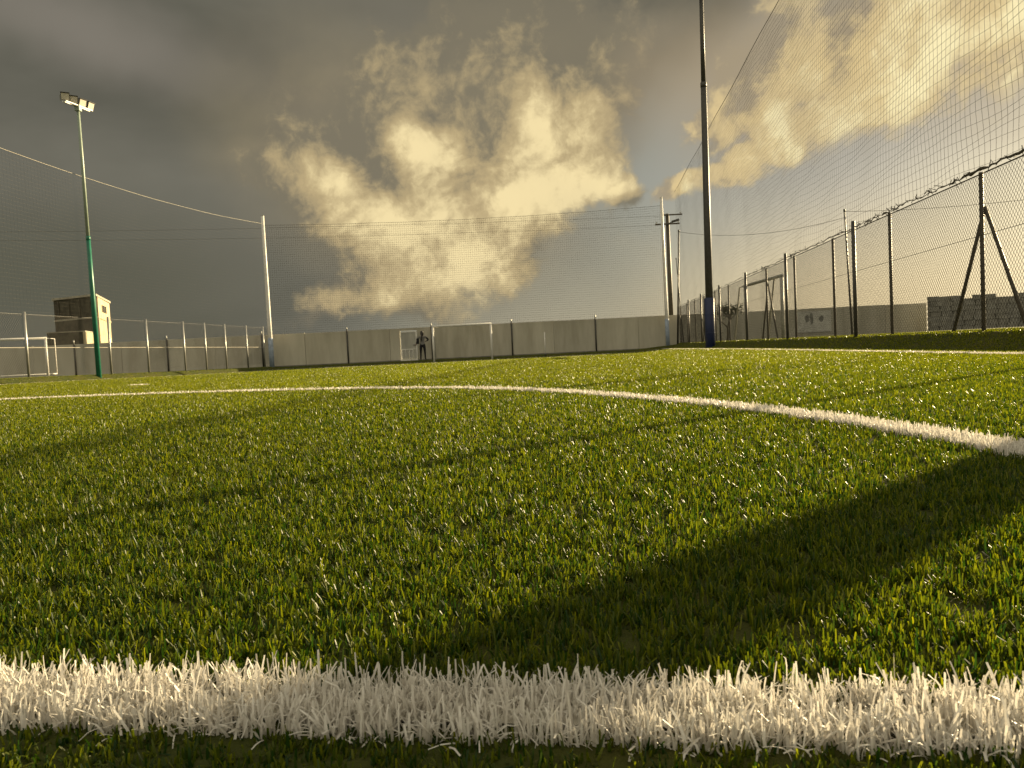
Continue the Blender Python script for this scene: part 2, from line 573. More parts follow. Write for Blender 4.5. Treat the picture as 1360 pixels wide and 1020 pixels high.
# ------------------------------------------------------------------ field lines (in the plane of the pitch)
def catmull(pts, n=14):
    pts = [np.array(p, float) for p in pts]
    P = [2 * pts[0] - pts[1]] + pts + [2 * pts[-1] - pts[-2]]
    out = []
    for i in range(1, len(P) - 2):
        for k in range(n):
            t = k / n
            out.append(0.5 * (2 * P[i] + (P[i + 1] - P[i - 1]) * t + (2 * P[i - 1] - 5 * P[i] + 4 * P[i + 1] - P[i + 2]) * t * t + (3 * P[i] - P[i - 1] - 3 * P[i + 1] + P[i + 2]) * t ** 3))
    out.append(pts[-1])
    return np.array(out)


def gl(X):
    return 0.589 - 0.145 * X


near_line = np.array([(x, gl(x)) for x in np.linspace(-9, 5.5, 60)])
arc_pts = [(-13.0, 3.6), (-12.2, 5.6), (-10.8, 7.3), (-8.8, 8.5), (-6.9, 8.76), (-6.0, 8.69), (-4.55, 8.34), (-3.05, 7.78), (-1.72, 7.07), (-0.82, 6.4), (-0.20, 5.75), (0.30, 4.92), (0.67, 4.04), (0.88, 3.45),
           (1.03, 2.9), (1.11, 2.48), (1.155, 2.12), (1.175, 1.8), (1.18, 1.3), (1.17, 0.9), (1.16, 0.47)]
arc_line = catmull(arc_pts, 10)
right_line = np.array([(4.36 + SK * y, y) for y in np.linspace(-0.1, 44.4, 80)])
left_line = np.array([(-19.17 + SK * y, y) for y in np.linspace(8, 44.4, 60)])
far_line = np.array([(x, 44.4) for x in np.linspace(-14.3, 9.2, 60)])
cx = 0.5 * ((-19.17 + SK * 44.4) + (4.36 + SK * 44.4))
fa = [(cx - 6.8 * math.cos(t) - 1.6, 44.4 - 6.3 * math.sin(t)) for t in np.linspace(0, math.pi / 2, 16)] + [(cx + 6.8 * math.cos(t) + 1.6, 44.4 - 6.3 * math.sin(t)) for t in np.linspace(math.pi / 2, 0, 16)]
far_arc = catmull(fa, 4)
sp = ground_at(174, 512.5), ground_at(197, 511.8)
spot_line = np.array([(sp[0].x, sp[0].y), ((sp[0].x + sp[1].x) / 2, (sp[0].y + sp[1].y) / 2), (sp[1].x, sp[1].y)])
LINES = [('goal_line', near_line, 0.086, 'broad white yarn line crossing the turf close to the camera'),
         ('penalty_arc', arc_line, 0.11, 'white curved penalty area line sweeping across the turf'),
         ('touchline', right_line, 0.11, 'thin white touchline beside the shaded bank under the chain link fence'),
         ('touchline', left_line, 0.11, 'thin white touchline beside the bank under the green floodlight'),
         ('goal_line', far_line, 0.11, 'distant white goal line in front of the concrete wall'),
         ('penalty_arc', far_arc, 0.12, 'distant white penalty area line before the far goal'),
         ('penalty_spot', spot_line, 0.11, 'short white dash marked on the turf beyond the curved line')]


def line_dist(L, X, Y):
    """distance to a polyline, vectorised"""
    d = np.full(X.shape, 1e9)
    lo, hi = L.min(0) - 0.4, L.max(0) + 0.4
    m = (X > lo[0]) & (X < hi[0]) & (Y > lo[1]) & (Y < hi[1])
    if not m.any():
        return d
    x, y = X[m], Y[m]
    dd = np.full(x.shape, 1e9)
    for (ax, ay), (bx, by) in zip(L[:-1], L[1:]):
        ex, ey = bx - ax, by - ay
        t = np.clip(((x - ax) * ex + (y - ay) * ey) / (ex * ex + ey * ey), 0, 1)
        dd = np.minimum(dd, np.hypot(x - ax - t * ex, y - ay - t * ey))
    d[m] = dd
    return d


# ------------------------------------------------------------------ turf blades
def in_view(X, Y, m=1.0):
    return np.abs(X) < 0.73 * Y + m


def scatter(y0, y1, rho):
    """random roots between two distances, rho(Y) per square metre"""
    out = []
    edges = np.geomspace(y0, y1, 26)
    for a, b in zip(edges[:-1], edges[1:]):
        r = rho((a + b) / 2)
        hw = 0.73 * b + 1.0
        n = int(r * (b - a) * 2 * hw)
        x = rng.uniform(-hw, hw, n)
        y = rng.uniform(a, b, n)
        k = in_view(x, y)
        out.append(np.stack([x[k], y[k]], 1))
    return np.concatenate(out)


def tufts(P, n_of, spread):
    """n blades round every tuft root"""
    n = n_of
    R = np.repeat(P, n, 0)
    R = R + rng.normal(0, 1, R.shape) * spread(R[:, 1])[:, None]
    return R


def blades(P, L, w, lean0, lean1, segs, tone, twist=0.45):
    """ribbons with segs pieces, bending from lean0 to lean1 (radians from upright)"""
    n = len(P)
    az = rng.uniform(0, 2 * math.pi, n)
    fa_ = az + math.pi / 2 + rng.normal(0, twist, n)
    z = terrain(P[:, 0], P[:, 1]) - 0.002
    c = np.stack([P[:, 0], P[:, 1], z], 1)
    wv = np.stack([np.cos(fa_), np.sin(fa_), np.zeros(n)], 1)
    V = np.empty((n, segs + 1, 2, 3), np.float32)
    wp = np.linspace(1.0, 0.55, segs + 1)
    for k in range(segs + 1):
        V[:, k, 0] = c - wv * (w * wp[k] / 2)[:, None]
        V[:, k, 1] = c + wv * (w * wp[k] / 2)[:, None]
        th = lean0 + (lean1 - lean0) * (k + 0.5) / segs
        d = np.stack([np.cos(az) * np.sin(th), np.sin(az) * np.sin(th), np.cos(th)], 1)
        c = c + d * (L / segs)[:, None]
    base = np.arange(n)[:, None] * (2 * (segs + 1))
    Q = np.concatenate([base + np.array([[2 * k, 2 * k + 1, 2 * k + 3, 2 * k + 2]]) for k in range(segs)], 0).reshape(-1, 4)
    T = np.repeat(tone, 2 * (segs + 1))
    return V.reshape(-1, 3), Q, T


def join(parts):
    V, Q, T, o = [], [], [], 0
    for v, q, t in parts:
        V.append(v)
        Q.append(q + o)
        T.append(t)
        o += len(v)
    return np.concatenate(V), np.concatenate(Q), np.concatenate(T)


def patchy(X, Y):
    """slow change of wear over the pitch, 0..1"""
    f = np.zeros_like(X)
    for i, (kx, ky, ph, a) in enumerate([(1.7, 0.9, 0.3, .3), (-0.8, 2.3, 1.7, .3), (3.9, 3.1, 4.0, .2), (0.35, 0.22, 2.0, .45), (-5.1, 4.2, 0.9, .15)]):
        f += a * np.sin(kx * X + ky * Y + ph)
    return 0.5 + 0.5 * f / 1.4


RHO0 = 1.0
green_parts, white_parts = [], {i: [] for i in range(len(LINES))}


def classify(P):
    who = np.full(len(P), -1)
    for i, (nm, L, w, lab) in enumerate(LINES):
        dd = line_dist(L, P[:, 0], P[:, 1])
        dd = dd + rng.normal(0, 0.004, len(P))
        who[dd < w / 2] = i
    return who


def emit(P, Lm, Ls, wfun, l0, l1, segs, white_l1, white_gain=1.38):
    s = P[:, 0] - SK * P[:, 1]
    k = (s > -20.6) & (s < 8.6) & (P[:, 1] < 45.9)
    for c0_, sl in ((2.19, 0.156), (-2.6, 0.156), (-7.4, 0.156)):      # seams between the turf rolls
        k &= (np.abs(P[:, 0] - sl * P[:, 1] - c0_) > 0.016) | (P[:, 1] < 3.2)
    k &= np.abs(P[:, 1] + 0.145 * P[:, 0] - 5.72) > 0.012
    P = P[k]
    who = classify(P)
    for i in np.unique(who):
        q = P[who == i]
        n = len(q)
        L = np.clip(rng.normal(Lm, Ls, n), Lm * 0.45, Lm * 1.6)
        if i < 0:
            L = np.where(q[:, 1] < gl(q[:, 0]), L * 0.62, L)
        w = wfun(q[:, 1]) * rng.uniform(0.75, 1.25, n)
        t0 = np.abs(rng.normal(0, l0, n))
        t1 = t0 + rng.normal(0.1, (white_l1 if i >= 0 else l1), n)
        if i < 0:
            tone = np.clip(0.17 + 0.36 * np.clip((q[:, 1] - 1) / 8, 0, 1) + 0.14 * patchy(q[:, 0], q[:, 1]) + rng.normal(0, 0.26, n), 0, 1)  # tone rises with distance: the far turf's sunlit yellow is put into blade colour
            pale = rng.random(n) < 0.004
            tone[pale] = rng.uniform(0.85, 1.15, pale.sum())
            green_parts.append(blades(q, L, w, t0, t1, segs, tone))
        else:
            white_parts[i].append(blades(q, L * white_gain, w * (1.12 if q[:, 1].mean() < 2 else 1.0), t0, t1, segs, rng.uniform(0, 1, n)))


# near: real density in tufts, then thinner and broader with distance
wf = lambda y: 0.0025 * np.maximum(1.0, y / 1.1) ** 0.62
near = tufts(scatter(0.28, 1.1, lambda y: 6200), 10, lambda y: 0.005 + 0 * y)
emit(near, 0.0170, 0.0045, wf, 0.42, 0.62, 3, 1.1)
mid = tufts(scatter(1.1, 3.0, lambda y: 6000 * (1.1 / y) ** 1.3), 9, lambda y: 0.004 * y ** 0.5)
emit(mid, 0.0172, 0.0045, wf, 0.48, 0.62, 2, 0.6)
far = tufts(scatter(3.0, 14.0, lambda y: 2.9 * 4600 * (1.1 / y) ** 1.4), 4, lambda y: 0.006 * y ** 0.5)
emit(far, 0.0190, 0.0045, wf, 0.5, 0.45, 1, 0.4)
dist = scatter(14.0, 45.9, lambda y: 11 * 4600 * (1.1 / y) ** 1.5)
emit(dist, 0.023, 0.005, wf, 0.62, 0.5, 1, 0.4)
# extra yarn in the lines so that they stay closed
for i, (nm, L, w, lab) in enumerate(LINES):
    pts = []
    for (a, b) in zip(L[:-1], L[1:]):
        ln = np.hypot(*(b - a))
        y = max(0.35, (a[1] + b[1]) / 2)
        if abs((a[0] + b[0]) / 2) > 0.73 * y + 1.4:
            continue
        r = 46000 if y < 1.1 else 46000 * (1.1 / y) ** 1.25
        n = int(ln * w * r)
        t = rng.random(n)
        d = (b - a) / ln
        nrm = np.array([-d[1], d[0]])
        off = rng.uniform(-w / 2, w / 2, n) + rng.normal(0, 0.003, n)
        pts.append(a + np.outer(t, b - a) + np.outer(off, nrm))
    if not pts:
        continue
    q = np.concatenate(pts)
    n = len(q)
    isnear = q[:, 1].mean() < 2
    Lb = np.clip(rng.normal(0.0245, 0.006, n), 0.010, 0.042)
    ww = wf(q[:, 1]) * rng.uniform(0.6, 1.25, n) * (0.95 if isnear else 1.1)
    t0 = np.abs(rng.normal(0, 0.42 if isnear else 0.34, n))
    white_parts[i].append(blades(q, Lb, ww, t0, t0 + rng.normal(0.1, 1.15 if isnear else 0.35, n), 4 if isnear else 1, rng.uniform(0, 1, n)))

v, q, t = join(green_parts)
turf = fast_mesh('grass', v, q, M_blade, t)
tag(turf, 'short green artificial turf blades covering the pitch', kind='stuff')
print('green quads', len(q))
for i, (nm, L, w, lab) in enumerate(LINES):
    v, q, t = join(white_parts[i])
    o = fast_mesh(nm, v, q, M_white, t)
    tag(o, lab, kind='stuff')
    # woven base strip under the yarn, 4 mm over the ground
    d = np.gradient(L, axis=0)
    d /= np.linalg.norm(d, axis=1)[:, None]
    nrm = np.stack([-d[:, 1], d[:, 0]], 1)
    kw = 0.2 if i == 0 else 0.42
    A, B = L - nrm * w * kw, L + nrm * w * kw
    vs = np.concatenate([np.c_[A, terrain(A[:, 0], A[:, 1]) + 0.004], np.c_[B, terrain(B[:, 0], B[:, 1]) + 0.004]])
    n = len(L)
    k = np.arange(n - 1)
    o2 = fast_mesh('yarn_backing', vs, np.stack([k, k + 1, n + k + 1, n + k], 1), M_linebase, parent=o)

# ------------------------------------------------------------------ perimeter wall
WALL_Y = 46.5
WALL_T = 0.2


def wall_top(X):
    # level top, read where the wall meets the sky
    return 2.02 - 0.0 * X


wall = thing('concrete_wall', (0, WALL_Y, 0), 'long grey concrete panel wall closing off the far end of the pitch', 'wall')
post_px = [101, 224, 350, 463, 575, 681, 792]
post_x = [at(px, 470, WALL_Y).x for px in post_px]
xs = [post_x[0] - 5.3 * k for k in range(4, 0, -1)] + post_x + [at(903, 455, WALL_Y).x + 0.1] + [10.6 + 5.2 * k for k in range(1, 4)]
rr = random.Random(3)
cuts = []
for a, b in zip(xs[:-1], xs[1:]):
    cuts += [(a, (a + b) / 2), ((a + b) / 2, b)]
gate_x0, gate_x1 = at(533, 470, WALL_Y).x, at(555, 470, WALL_Y).x
for a, b in cuts:
    spans = [(a, b)]
    if a < gate_x0 < b or a < gate_x1 < b:
        spans = [(a, min(b, gate_x0)) if a < gate_x0 else None, (max(a, gate_x1), b) if b > gate_x1 else None]
        spans = [s_ for s_ in spans if s_]
    elif gate_x0 <= a and b <= gate_x1:
        spans = []
    for x0, x1 in spans:
        m = MB()
        h = 2.0 + rr.uniform(-0.012, 0.012)
        zb = tz((x0 + x1) / 2, WALL_Y) - 0.1
        m.box(((x0 + x1) / 2, WALL_Y + rr.uniform(-0.012, 0.012), (h + zb) / 2), (x1 - x0 - 0.012, WALL_T, h - zb))
        o = m.build('panel', M_conc if rr.random() < 0.6 else M_conc2, wall)
        bevel(o, 0.008, 1)
m = MB()
m.box(((gate_x0 + gate_x1) / 2, WALL_Y, 1.93), (gate_x1 - gate_x0 - 0.012, WALL_T, 0.14))
m.build('lintel', M_conc2, wall)
for px, x in zip(post_px, post_x):
    m = MB()
    zb = tz(x, WALL_Y - 0.2) - 0.05
    m.tube([(x, WALL_Y - 0.155, zb), (x, WALL_Y - 0.155, 2.02)], 0.05, 8)
    o = m.build('post', M_darksteel, wall, True)
    m = MB()
    m.tube([(x, WALL_Y - 0.155, 2.02), (x, WALL_Y - 0.155, 2.26)], 0.04, 8)
    m.build('post_tip', M_steel, o, True)
# old foundation line
m = MB()
m.box(((xs[0] + xs[-1]) / 2, WALL_Y - 0.02, tz(-4, WALL_Y) - 0.01), (xs[-1] - xs[0], 0.3, 0.16))
m.build('footing', M_coping, wall)

# gate in the wall
gw = gate_x1 - gate_x0
gc = (gate_x0 + gate_x1) / 2
gz = tz(gc, WALL_Y)
gate = thing('metal_gate', (gc, WALL_Y - 0.05, gz), 'pale sheet metal gate in the concrete wall next to the standing person', 'gate')
m = MB()
for sx in (-1, 1):
    m.box((gc + sx * (gw / 2 - 0.04), WALL_Y - 0.1, gz + 0.92), (0.06, 0.06, 1.84))
m.box((gc, WALL_Y - 0.1, gz + 1.81), (gw - 0.145, 0.058, 0.06))
m.box((gc, WALL_Y - 0.1, gz + 0.72), (gw - 0.145, 0.05, 0.05))
m.build('frame', M_white_paint, gate)
m = MB()
m.box((gc, WALL_Y - 0.085, gz + 1.26), (gw - 0.145, 0.02, 1.03))
m.build('upper_sheet', M_gate, gate)
for k in range(4):
    pw = (gw - 0.145) / 4
    m = MB()
    m.box((gc - gw / 2 + 0.0725 + (k + 0.5) * pw, WALL_Y - 0.085 + 0.004 * (k % 2), gz + 0.40), (pw - 0.012, 0.02, 0.58))
    m.build('lower_panel', M_gate, gate)
m = MB()
m.box((gc + gw / 2 - 0.16, WALL_Y - 0.14, gz + 0.98), (0.14, 0.05, 0.04))
m.build('handle', M_darksteel, gate)
m = MB()
m.box((gc, WALL_Y - 0.12, gz + 0.05), (gw + 0.05, 0.18, 0.08))
m.build('sill', M_white_paint, gate)
m = MB()
m.box((gc + gw / 2 - 0.02, WALL_Y - 0.16, gz + 1.62), (0.12, 0.03, 0.30))
m.build('notice_plate', M_white_paint, gate)

# stone block wall further right
sx0, sx1 = at(1236, 430, 44.0).x, at(1236, 430, 44.0).x + 22
swall = thing('stone_wall', (sx0, 44.0, 0.2), 'rough stone block wall seen through the fence beside the whitewashed panel', 'wall')
m = MB()
m.box(((sx0 + sx1) / 2, 44.16, 1.12), (sx1 - sx0, 0.26, 1.9))
m.build('mortar_core', M_mortar, swall)
protos = []
for k in range(8):
    b_ = MB()
    L_, H_ = 0.62 + 0.05 * rr.uniform(-1, 1), 0.285
    vs = []
    for x in (-1, 1):
        for y in (-1, 1):
            for z in (-1, 1):
                vs.append(Vector((x * L_ / 2 + rr.uniform(-.025, .025), y * 0.07 + rr.uniform(-.015, .015), z * H_ / 2 + rr.uniform(-.018, .018))))
    b_.add(vs, [(0, 1, 3, 2), (4, 6, 7, 5), (0, 4, 5, 1), (2, 3, 7, 6), (0, 2, 6, 4), (1, 5, 7, 3)])
    me = bpy.data.meshes.new('stone')
    me.from_pydata([tuple(v_) for v_ in b_.v], [], b_.f)
    me.materials.append(M_stone if k % 2 else M_stone2)
    protos.append(me)
nst = 0
for row in range(7):
    x = sx0 + (0.0 if row % 2 else -0.12) + 0.32
    while x < sx0 + 14.5:
        if not (row == 6 and rr.random() < 0.35):
            o = bpy.data.objects.new('stone', rr.choice(protos))
            COL.objects.link(o)
            o.parent = swall
            o.location = (x - sx0, 0.02 + rr.uniform(-.03, .03), 0.12 + row * 0.298)
            o.rotation_euler = (0, rr.uniform(-.03, .03), rr.uniform(-.05, .05))
            nst += 1
        x += 0.67

# whitewashed panel with an old stain
poster_a, poster_b = at(1057, 420, 46.3), at(1104, 420, 46.3)
pz0, pz1 = at(1080, 441, 46.3).z, at(1080, 413, 46.3).z
sign = thing('whitewashed_panel', ((poster_a.x + poster_b.x) / 2, 46.34, pz0), 'faded whitewashed rectangle with dark smudges on the wall behind the fence', 'wall panel')
m = MB()
m.box(((poster_a.x + poster_b.x) / 2, 46.345, (pz0 + pz1) / 2), (poster_b.x - poster_a.x, 0.05, pz1 - pz0))
m.build('sheet', M_poster, sign)
for (px, w_, h_) in ((1072, 0.32, 0.55), (1078, 0.28, 0.75), (1091, 0.34, 0.5)):
    c = at(px, 423, 46.31)
    m = MB()
    pts = [(math.cos(a) * w_ / 2 * rr.uniform(.7, 1.1), math.sin(a) * h_ / 2 * rr.uniform(.7, 1.1)) for a in np.linspace(0, 2 * math.pi, 14)[:-1]]
    n = len(pts)
    m.add([(c.x + p[0], 46.316, c.z + p[1]) for p in pts] + [(c.x + p[0], 46.322, c.z + p[1]) for p in pts], [tuple(range(n))] + [(k, n + k, n + (k + 1) % n, (k + 1) % n) for k in range(n)])
    m.build('smudge', M_blot, sign)


# ------------------------------------------------------------------ chain link fences
def fence_xy(s, y):
    return s + SK * y, y


def chain_mesh(s, y0, y1, z0f, h, step, r, sides=3):
    """two families of crossing diagonal wires, clipped to the fence height"""
    m = MB()
    L = y1 - y0
    lean = 1.25      # diamonds are taller than wide
    dy = h / lean
    n = int((L + dy) / step)
    for fam in (1, -1):
        off = 0.004 * fam
        for k in range(n):
            a = y0 - dy + k * step
            pts = []
            for t in (0.0, 1.0):
                yy = a + dy * t
                zz = h * t
                pts.append((yy, zz))
            (ya, za), (yb, zb) = pts
            if ya < y0:
                f = (y0 - ya) / (yb - ya)
                ya, za = y0, za + f * (zb - za)
            if yb > y1:
                f = (y1 - ya) / (yb - ya)
                yb, zb = y1, za + f * (zb - za)
            if yb - ya < 0.05:
                continue
            if fam < 0:
                ya, yb = y0 + y1 - ya, y0 + y1 - yb
            xa, xb = s + SK * ya + off, s + SK * yb + off
            base_a, base_b = z0f(xa, ya), z0f(xb, yb)
            m.tube([(xa, ya, base_a + za), (xb, yb, base_b + zb)], r, sides, cap=False)
    return m


FS = 5.57
FH = 2.25
rf = thing('chain_link_fence', (FS + SK * 10, 10, 0.2), 'tall chain link fence on a grassy bank along the right side of the pitch', 'fence')
bz = lambda x, y: 0.2
fy0, fy1 = 0.9, 46.2
chain_near = chain_mesh(FS, fy0, 24.0, bz, FH - 0.02, 0.070, 0.0027)
chain_far = chain_mesh(FS, 24.0, fy1, bz, FH - 0.02, 0.094, 0.0028)
chain_near.v += []
b0 = len(chain_near.v)
chain_near.v += chain_far.v
chain_near.f += [tuple(i + b0 for i in f_) for f_ in chain_far.f]
o = chain_near.build('wire_mesh', M_wire, rf)
tag(o, kind='stuff')
posts_y = [10.55 + 3.2 * k for k in range(-3, 12)]
for k, y in enumerate(posts_y):
    if y > fy1:
        continue
    x = FS + SK * y + 0.05
    m = MB()
    m.tube([(x, y, -0.1), (x, y, 0.2 + FH + 0.04)], 0.029, 8)
    o = m.build('post', M_rust, rf, True)
    if (k - 3) % 4 == 0:
        for sgn in (-1, 1):
            m = MB()
            yb = y + sgn * 1.02
            m.tube([(x + 0.05, y, 0.2 + FH * 0.80), (FS + SK * yb + 0.10, yb, 0.18)], 0.026, 6)
            m.build('brace', M_rust, rf, True)
for y in (4.95, 10.1, 15.3, 20.6, 25.9, 31.2, 36.4, 41.0):
    x = FS + SK * y - 0.07
    m = MB()
    m.tube([(x, y, 0.0), (x, y, 0.2 + FH + 0.16)], 0.039, 10)
    if y not in (4.95, 10.1):
        m.build('pipe_post', M_darksteel, rf, True)
for zz, nm, r in ((0.2 + FH, 'top_rail', 0.011), (0.2 + FH * 0.62, 'tension_wire', 0.004), (0.2 + 0.06, 'tension_wire', 0.004)):
    m = MB()
    m.tube([(FS + SK * y + 0.012, y, zz) for y in np.linspace(fy0, fy1, 24)], r, 6)
    m.build(nm, M_rust, rf)

# gathered foot of the safety net lying on the rail
rn = thing('safety_net', (FS + SK * 10, 10, 2.5), 'tall ball stop net rising above the chain link fence on the right', 'net')
m = MB()
pts, rad = [], []
y = fy0
while y < fy1:
    pts.append((FS + SK * y - 0.01 + rr.uniform(-.018, .018), y, 0.2 + FH + 0.045 + rr.uniform(-.02, .03)))
    rad.append(rr.uniform(0.010, 0.032) * (1.0 if y < 11 else 0.5))
    y += 0.11 if y < 16 else 0.22
m.tube(pts, rad, 6)
for k in range(200):       # loose ends and knots
    y = 0.9 + 24 * rr.random() ** 1.5
    x0 = FS + SK * y
    z0 = 0.2 + FH + 0.05
    m.tube([(x0, y, z0), (x0 + rr.uniform(-.05, .05), y + rr.uniform(-.08, .08), z0 + rr.uniform(-.05, .09)), (x0 + rr.uniform(-.07, .07), y + rr.uniform(-.12, .12), z0 + rr.uniform(-.09, .06))], 0.006, 3)
o = m.build('gathered_foot', M_net, rn)
NT = 9.55

m = MB()
cell = 0.13
ys = np.arange(fy0, 46.0, cell)
ph = rng.uniform(0, 6.28, (5,))


def net_off(y, z):
    """slack cloth: small sideways and lengthwise drift of the cords"""
    b = math.sin(y * 0.8 + z * 0.35) * 0.05 + math.sin(y * 2.3 - z * 0.9 + 1.0) * 0.03
    a = math.sin(z * 1.9 + y * 0.6) * 0.035 + math.sin(z * 5.1 + y * 3.3) * 0.014
    return b, a


for i, y in enumerate(ys):
    if y > 26 and i % 2:
        continue
    pts = []
    nz = 26 if y < 20 else 12
    for z in np.linspace(0.2 + FH + 0.05, NT, nz):
        b, a = net_off(y, z)
        j = 0.016 * math.sin(i * 12.9898 + z * 2.1) if y < 20 else 0
        pts.append((FS + SK * (y + a + j) + b * 0.6, y + a + j, z))
    m.tube(pts, 0.0024 if y < 20 else 0.0017, 3, cap=False)
for j, z in enumerate(np.arange(0.2 + FH + 0.1, NT, cell)):
    pts = []
    for y in np.linspace(fy0, 45.9, 150):
        b, a = net_off(y, z)
        sag = 0.025 * math.sin(y * 1.3 + j * 0.8)
        pts.append((FS + SK * y + b * 0.6, y, z + sag + 0.02 * math.sin(j * 7.7 + y * 2.9)))
    m.tube(pts, 0.0024, 3, cap=False)
o = m.build('netting', M_net, rn)
tag(o, kind='stuff')
m = MB()
m.tube([(FS + SK * y, y, NT + 0.02 - 0.05 * math.sin(y * 0.4) ** 2) for y in np.linspace(fy0, 45.9, 60)], 0.010, 5)
m.build('border_rope', M_net, rn)

# left side fence: low posts and wire
LS = -19.92
lf = thing('chain_link_fence', (LS + SK * 26, 26, 0.2), 'chain link fence with pale posts along the left side beside the green floodlight', 'fence')
m = chain_mesh(LS, 12.0, 46.0, bz, 2.2, 0.10, 0.0022)
o = m.build('wire_mesh', M_wire, lf)
tag(o, kind='stuff')
for y in [13.3, 17.6, 21.9] + [26.1, 30.6, 33.2, 36.2, 38.2, 40.3, 42.8, 45.0]:
    x = LS + SK * y + 0.04
    m = MB()
    m.tube([(x, y, tz(x, y) - 0.1), (x, y, 0.2 + 2.28)], 0.042, 8)
    m.build('post', M_steel, lf, True)
for zz, r in ((2.4, 0.005), (1.22, 0.011)):
    m = MB()
    m.tube([(LS + SK * y + 0.012, y, zz) for y in np.linspace(12, 46.2, 20)], r, 5)
    m.build('tension_wire', M_rope if r > 0.01 else M_darksteel, lf)

# ------------------------------------------------------------------ corner poles and nets between them
def corner_pole(px_b, px_t, py_t, D, label, foot=None, r=0.085):
    b, t = at(px_b, 480, D), at(px_t, py_t, D)
    z0 = tz(b.x, D)
    o = thing('net_pole', (b.x, D, z0), label, 'pole', 'tall poles carrying the nets')
    m = MB()
    p0, p1 = Vector((b.x, D, z0 - 0.1)), Vector((t.x, D, t.z))
    pts = [p0.lerp(p1, k / 3) for k in range(4)]
    m.tube(pts, [r, r * 0.95, r * 0.8, r * 0.72], 10)
    m.build('shaft', M_white_paint, o, True)
    m = MB()
    m.tube([p1, p1 + Vector((0, 0, 0.05))], [r * 0.8, r * 0.5], 10)
    m.build('cap', M_steel, o, True)
    if foot:
        m = MB()
        pf = p0.lerp(p1, foot)
        m.tube([p0, pf], r * 1.12, 10)
        m.build('painted_foot', M_bluepaint, o, True)
    return p1


pl = corner_pole(361, 348.5, 287, 45.6, 'slim white pole at the left end of the far net', 0.2, 0.13)
pr_ = corner_pole(888, 878, 263, 45.6, 'slim pole with pale blue foot standing by the far right corner of the pitch', 0.19, 0.11)


def net_between(name, label, a_top, b_top, za, zb, cols, rows, sag, r, ropes=True):
    """net hung between two heads; za, zb the heights of the foot"""
    o = thing(name, ((a_top.x + b_top.x) / 2, (a_top.y + b_top.y) / 2, za), label, 'net')
    m = MB()

    def P(u, v):
        top = a_top.lerp(b_top, u)
        z1 = top.z - sag * 4 * u * (1 - u)
        z0 = za + (zb - za) * u
        return Vector((top.x, top.y + 0.05 * math.sin(u * 40), z0 + (z1 - z0) * v))
    for i in range(cols + 1):
        u = i / cols
        m.tube([P(u, v) for v in np.linspace(0, 1, 4)], r, 3, cap=False)
    for j in range(rows + 1):
        v = j / rows
        m.tube([P(u, v) for u in np.linspace(0, 1, 30)], r, 3, cap=False)
    k = m.build('netting', M_net, o)
    tag(k, kind='stuff')
    m = MB()
    m.tube([P(u, 1) for u in np.linspace(0, 1, 30)], 0.009, 5)
    m.build('border_rope', M_net if ropes is True else ropes, o)
    return o


net_between('safety_net', 'thin dark net hanging over the far wall between two poles', Vector((pl.x, pl.y, pl.z - 0.55)), Vector((pr_.x, pr_.y, pr_.z - 0.45)), 2.0, 2.0, 190, 48, 0.25, 0.0042)
lt = Vector((LS + SK * 10, 10.0, 9.2))
net_between('safety_net', 'sagging side net and pale rope running from the left pole toward the left frame edge', lt, Vector((pl.x, pl.y, pl.z - 0.45)), 2.4, 2.3, 230, 40, 1.0, 0.0011, M_rope)


# ------------------------------------------------------------------ floodlights
def lamp_unit(parent, c, yaw, pitch, size, lens_mat=M_lens):
    """box floodlight with ribbed back and glass face; yaw 0 faces +Y"""
    w_, h_, d_ = size
    R = Matrix.Rotation(yaw, 3, 'Z') @ Matrix.Rotation(pitch, 3, 'X')
    c = Vector(c)
    m = MB()
    m.box(c, (w_, d_ * 0.6, h_), R)
    for k in range(5):
        m.box(c + R @ Vector(((k - 2) * w_ / 5.2, -d_ * 0.48, 0)), (w_ * 0.05, d_ * 0.42, h_ * 0.86), R)
    m.box(c + R @ Vector((0, d_ * 0.33, h_ / 2 + 0.012)), (w_ * 1.04, d_ * 0.40, 0.02), R)
    o = m.build('lamp_housing', M_lamp, parent)
    m = MB()
    m.box(c + R @ Vector((0, d_ * 0.32, 0)), (w_ * 0.88, 0.03, h_ * 0.86), R)
    m.build('lamp_glass', lens_mat, o)
    for sx in (-1, 1):
        m = MB()
        m.box(c + R @ Vector((sx * (w_ / 2 + 0.02), 0, -h_ * 0.25)), (0.02, 0.05, h_ * 0.75), R)
        m.build('yoke_arm', M_steel, o)
    return o


# green floodlight on the left
fb, ft = at(131, 492, 29.3), at(103.5, 143, 29.3)
fz = tz(fb.x, 29.3)
fl = thing('floodlight', (fb.x, 29.3, fz), 'green floodlight mast with a cluster of lamps on the left bank', 'floodlight')
m = MB()
p0, p1 = Vector((fb.x, 29.3, fz - 0.1)), Vector((ft.x, 29.3, ft.z))
m.tube([p0.lerp(p1, k) for k in (0, .35, .52)], [0.098, 0.084, 0.076], 14)
m.build('lower_mast', M_green_paint, fl, True)
m = MB()
m.tube([p0.lerp(p1, k) for k in (.52, .8, 1)], [0.066, 0.060, 0.056], 14)
m.build('upper_mast', M_pale_paint, fl, True)
m = MB()
m.tube([p0.lerp(p1, .515), p0.lerp(p1, .53)], 0.083, 14)
m.build('collar', M_green_paint, fl, True)
m = MB()
m.box(p1 + Vector((0, 0, -0.02)), (0.2, 0.2, 0.24))
bevel(m.build('bracket', M_pale_paint, fl), 0.02)
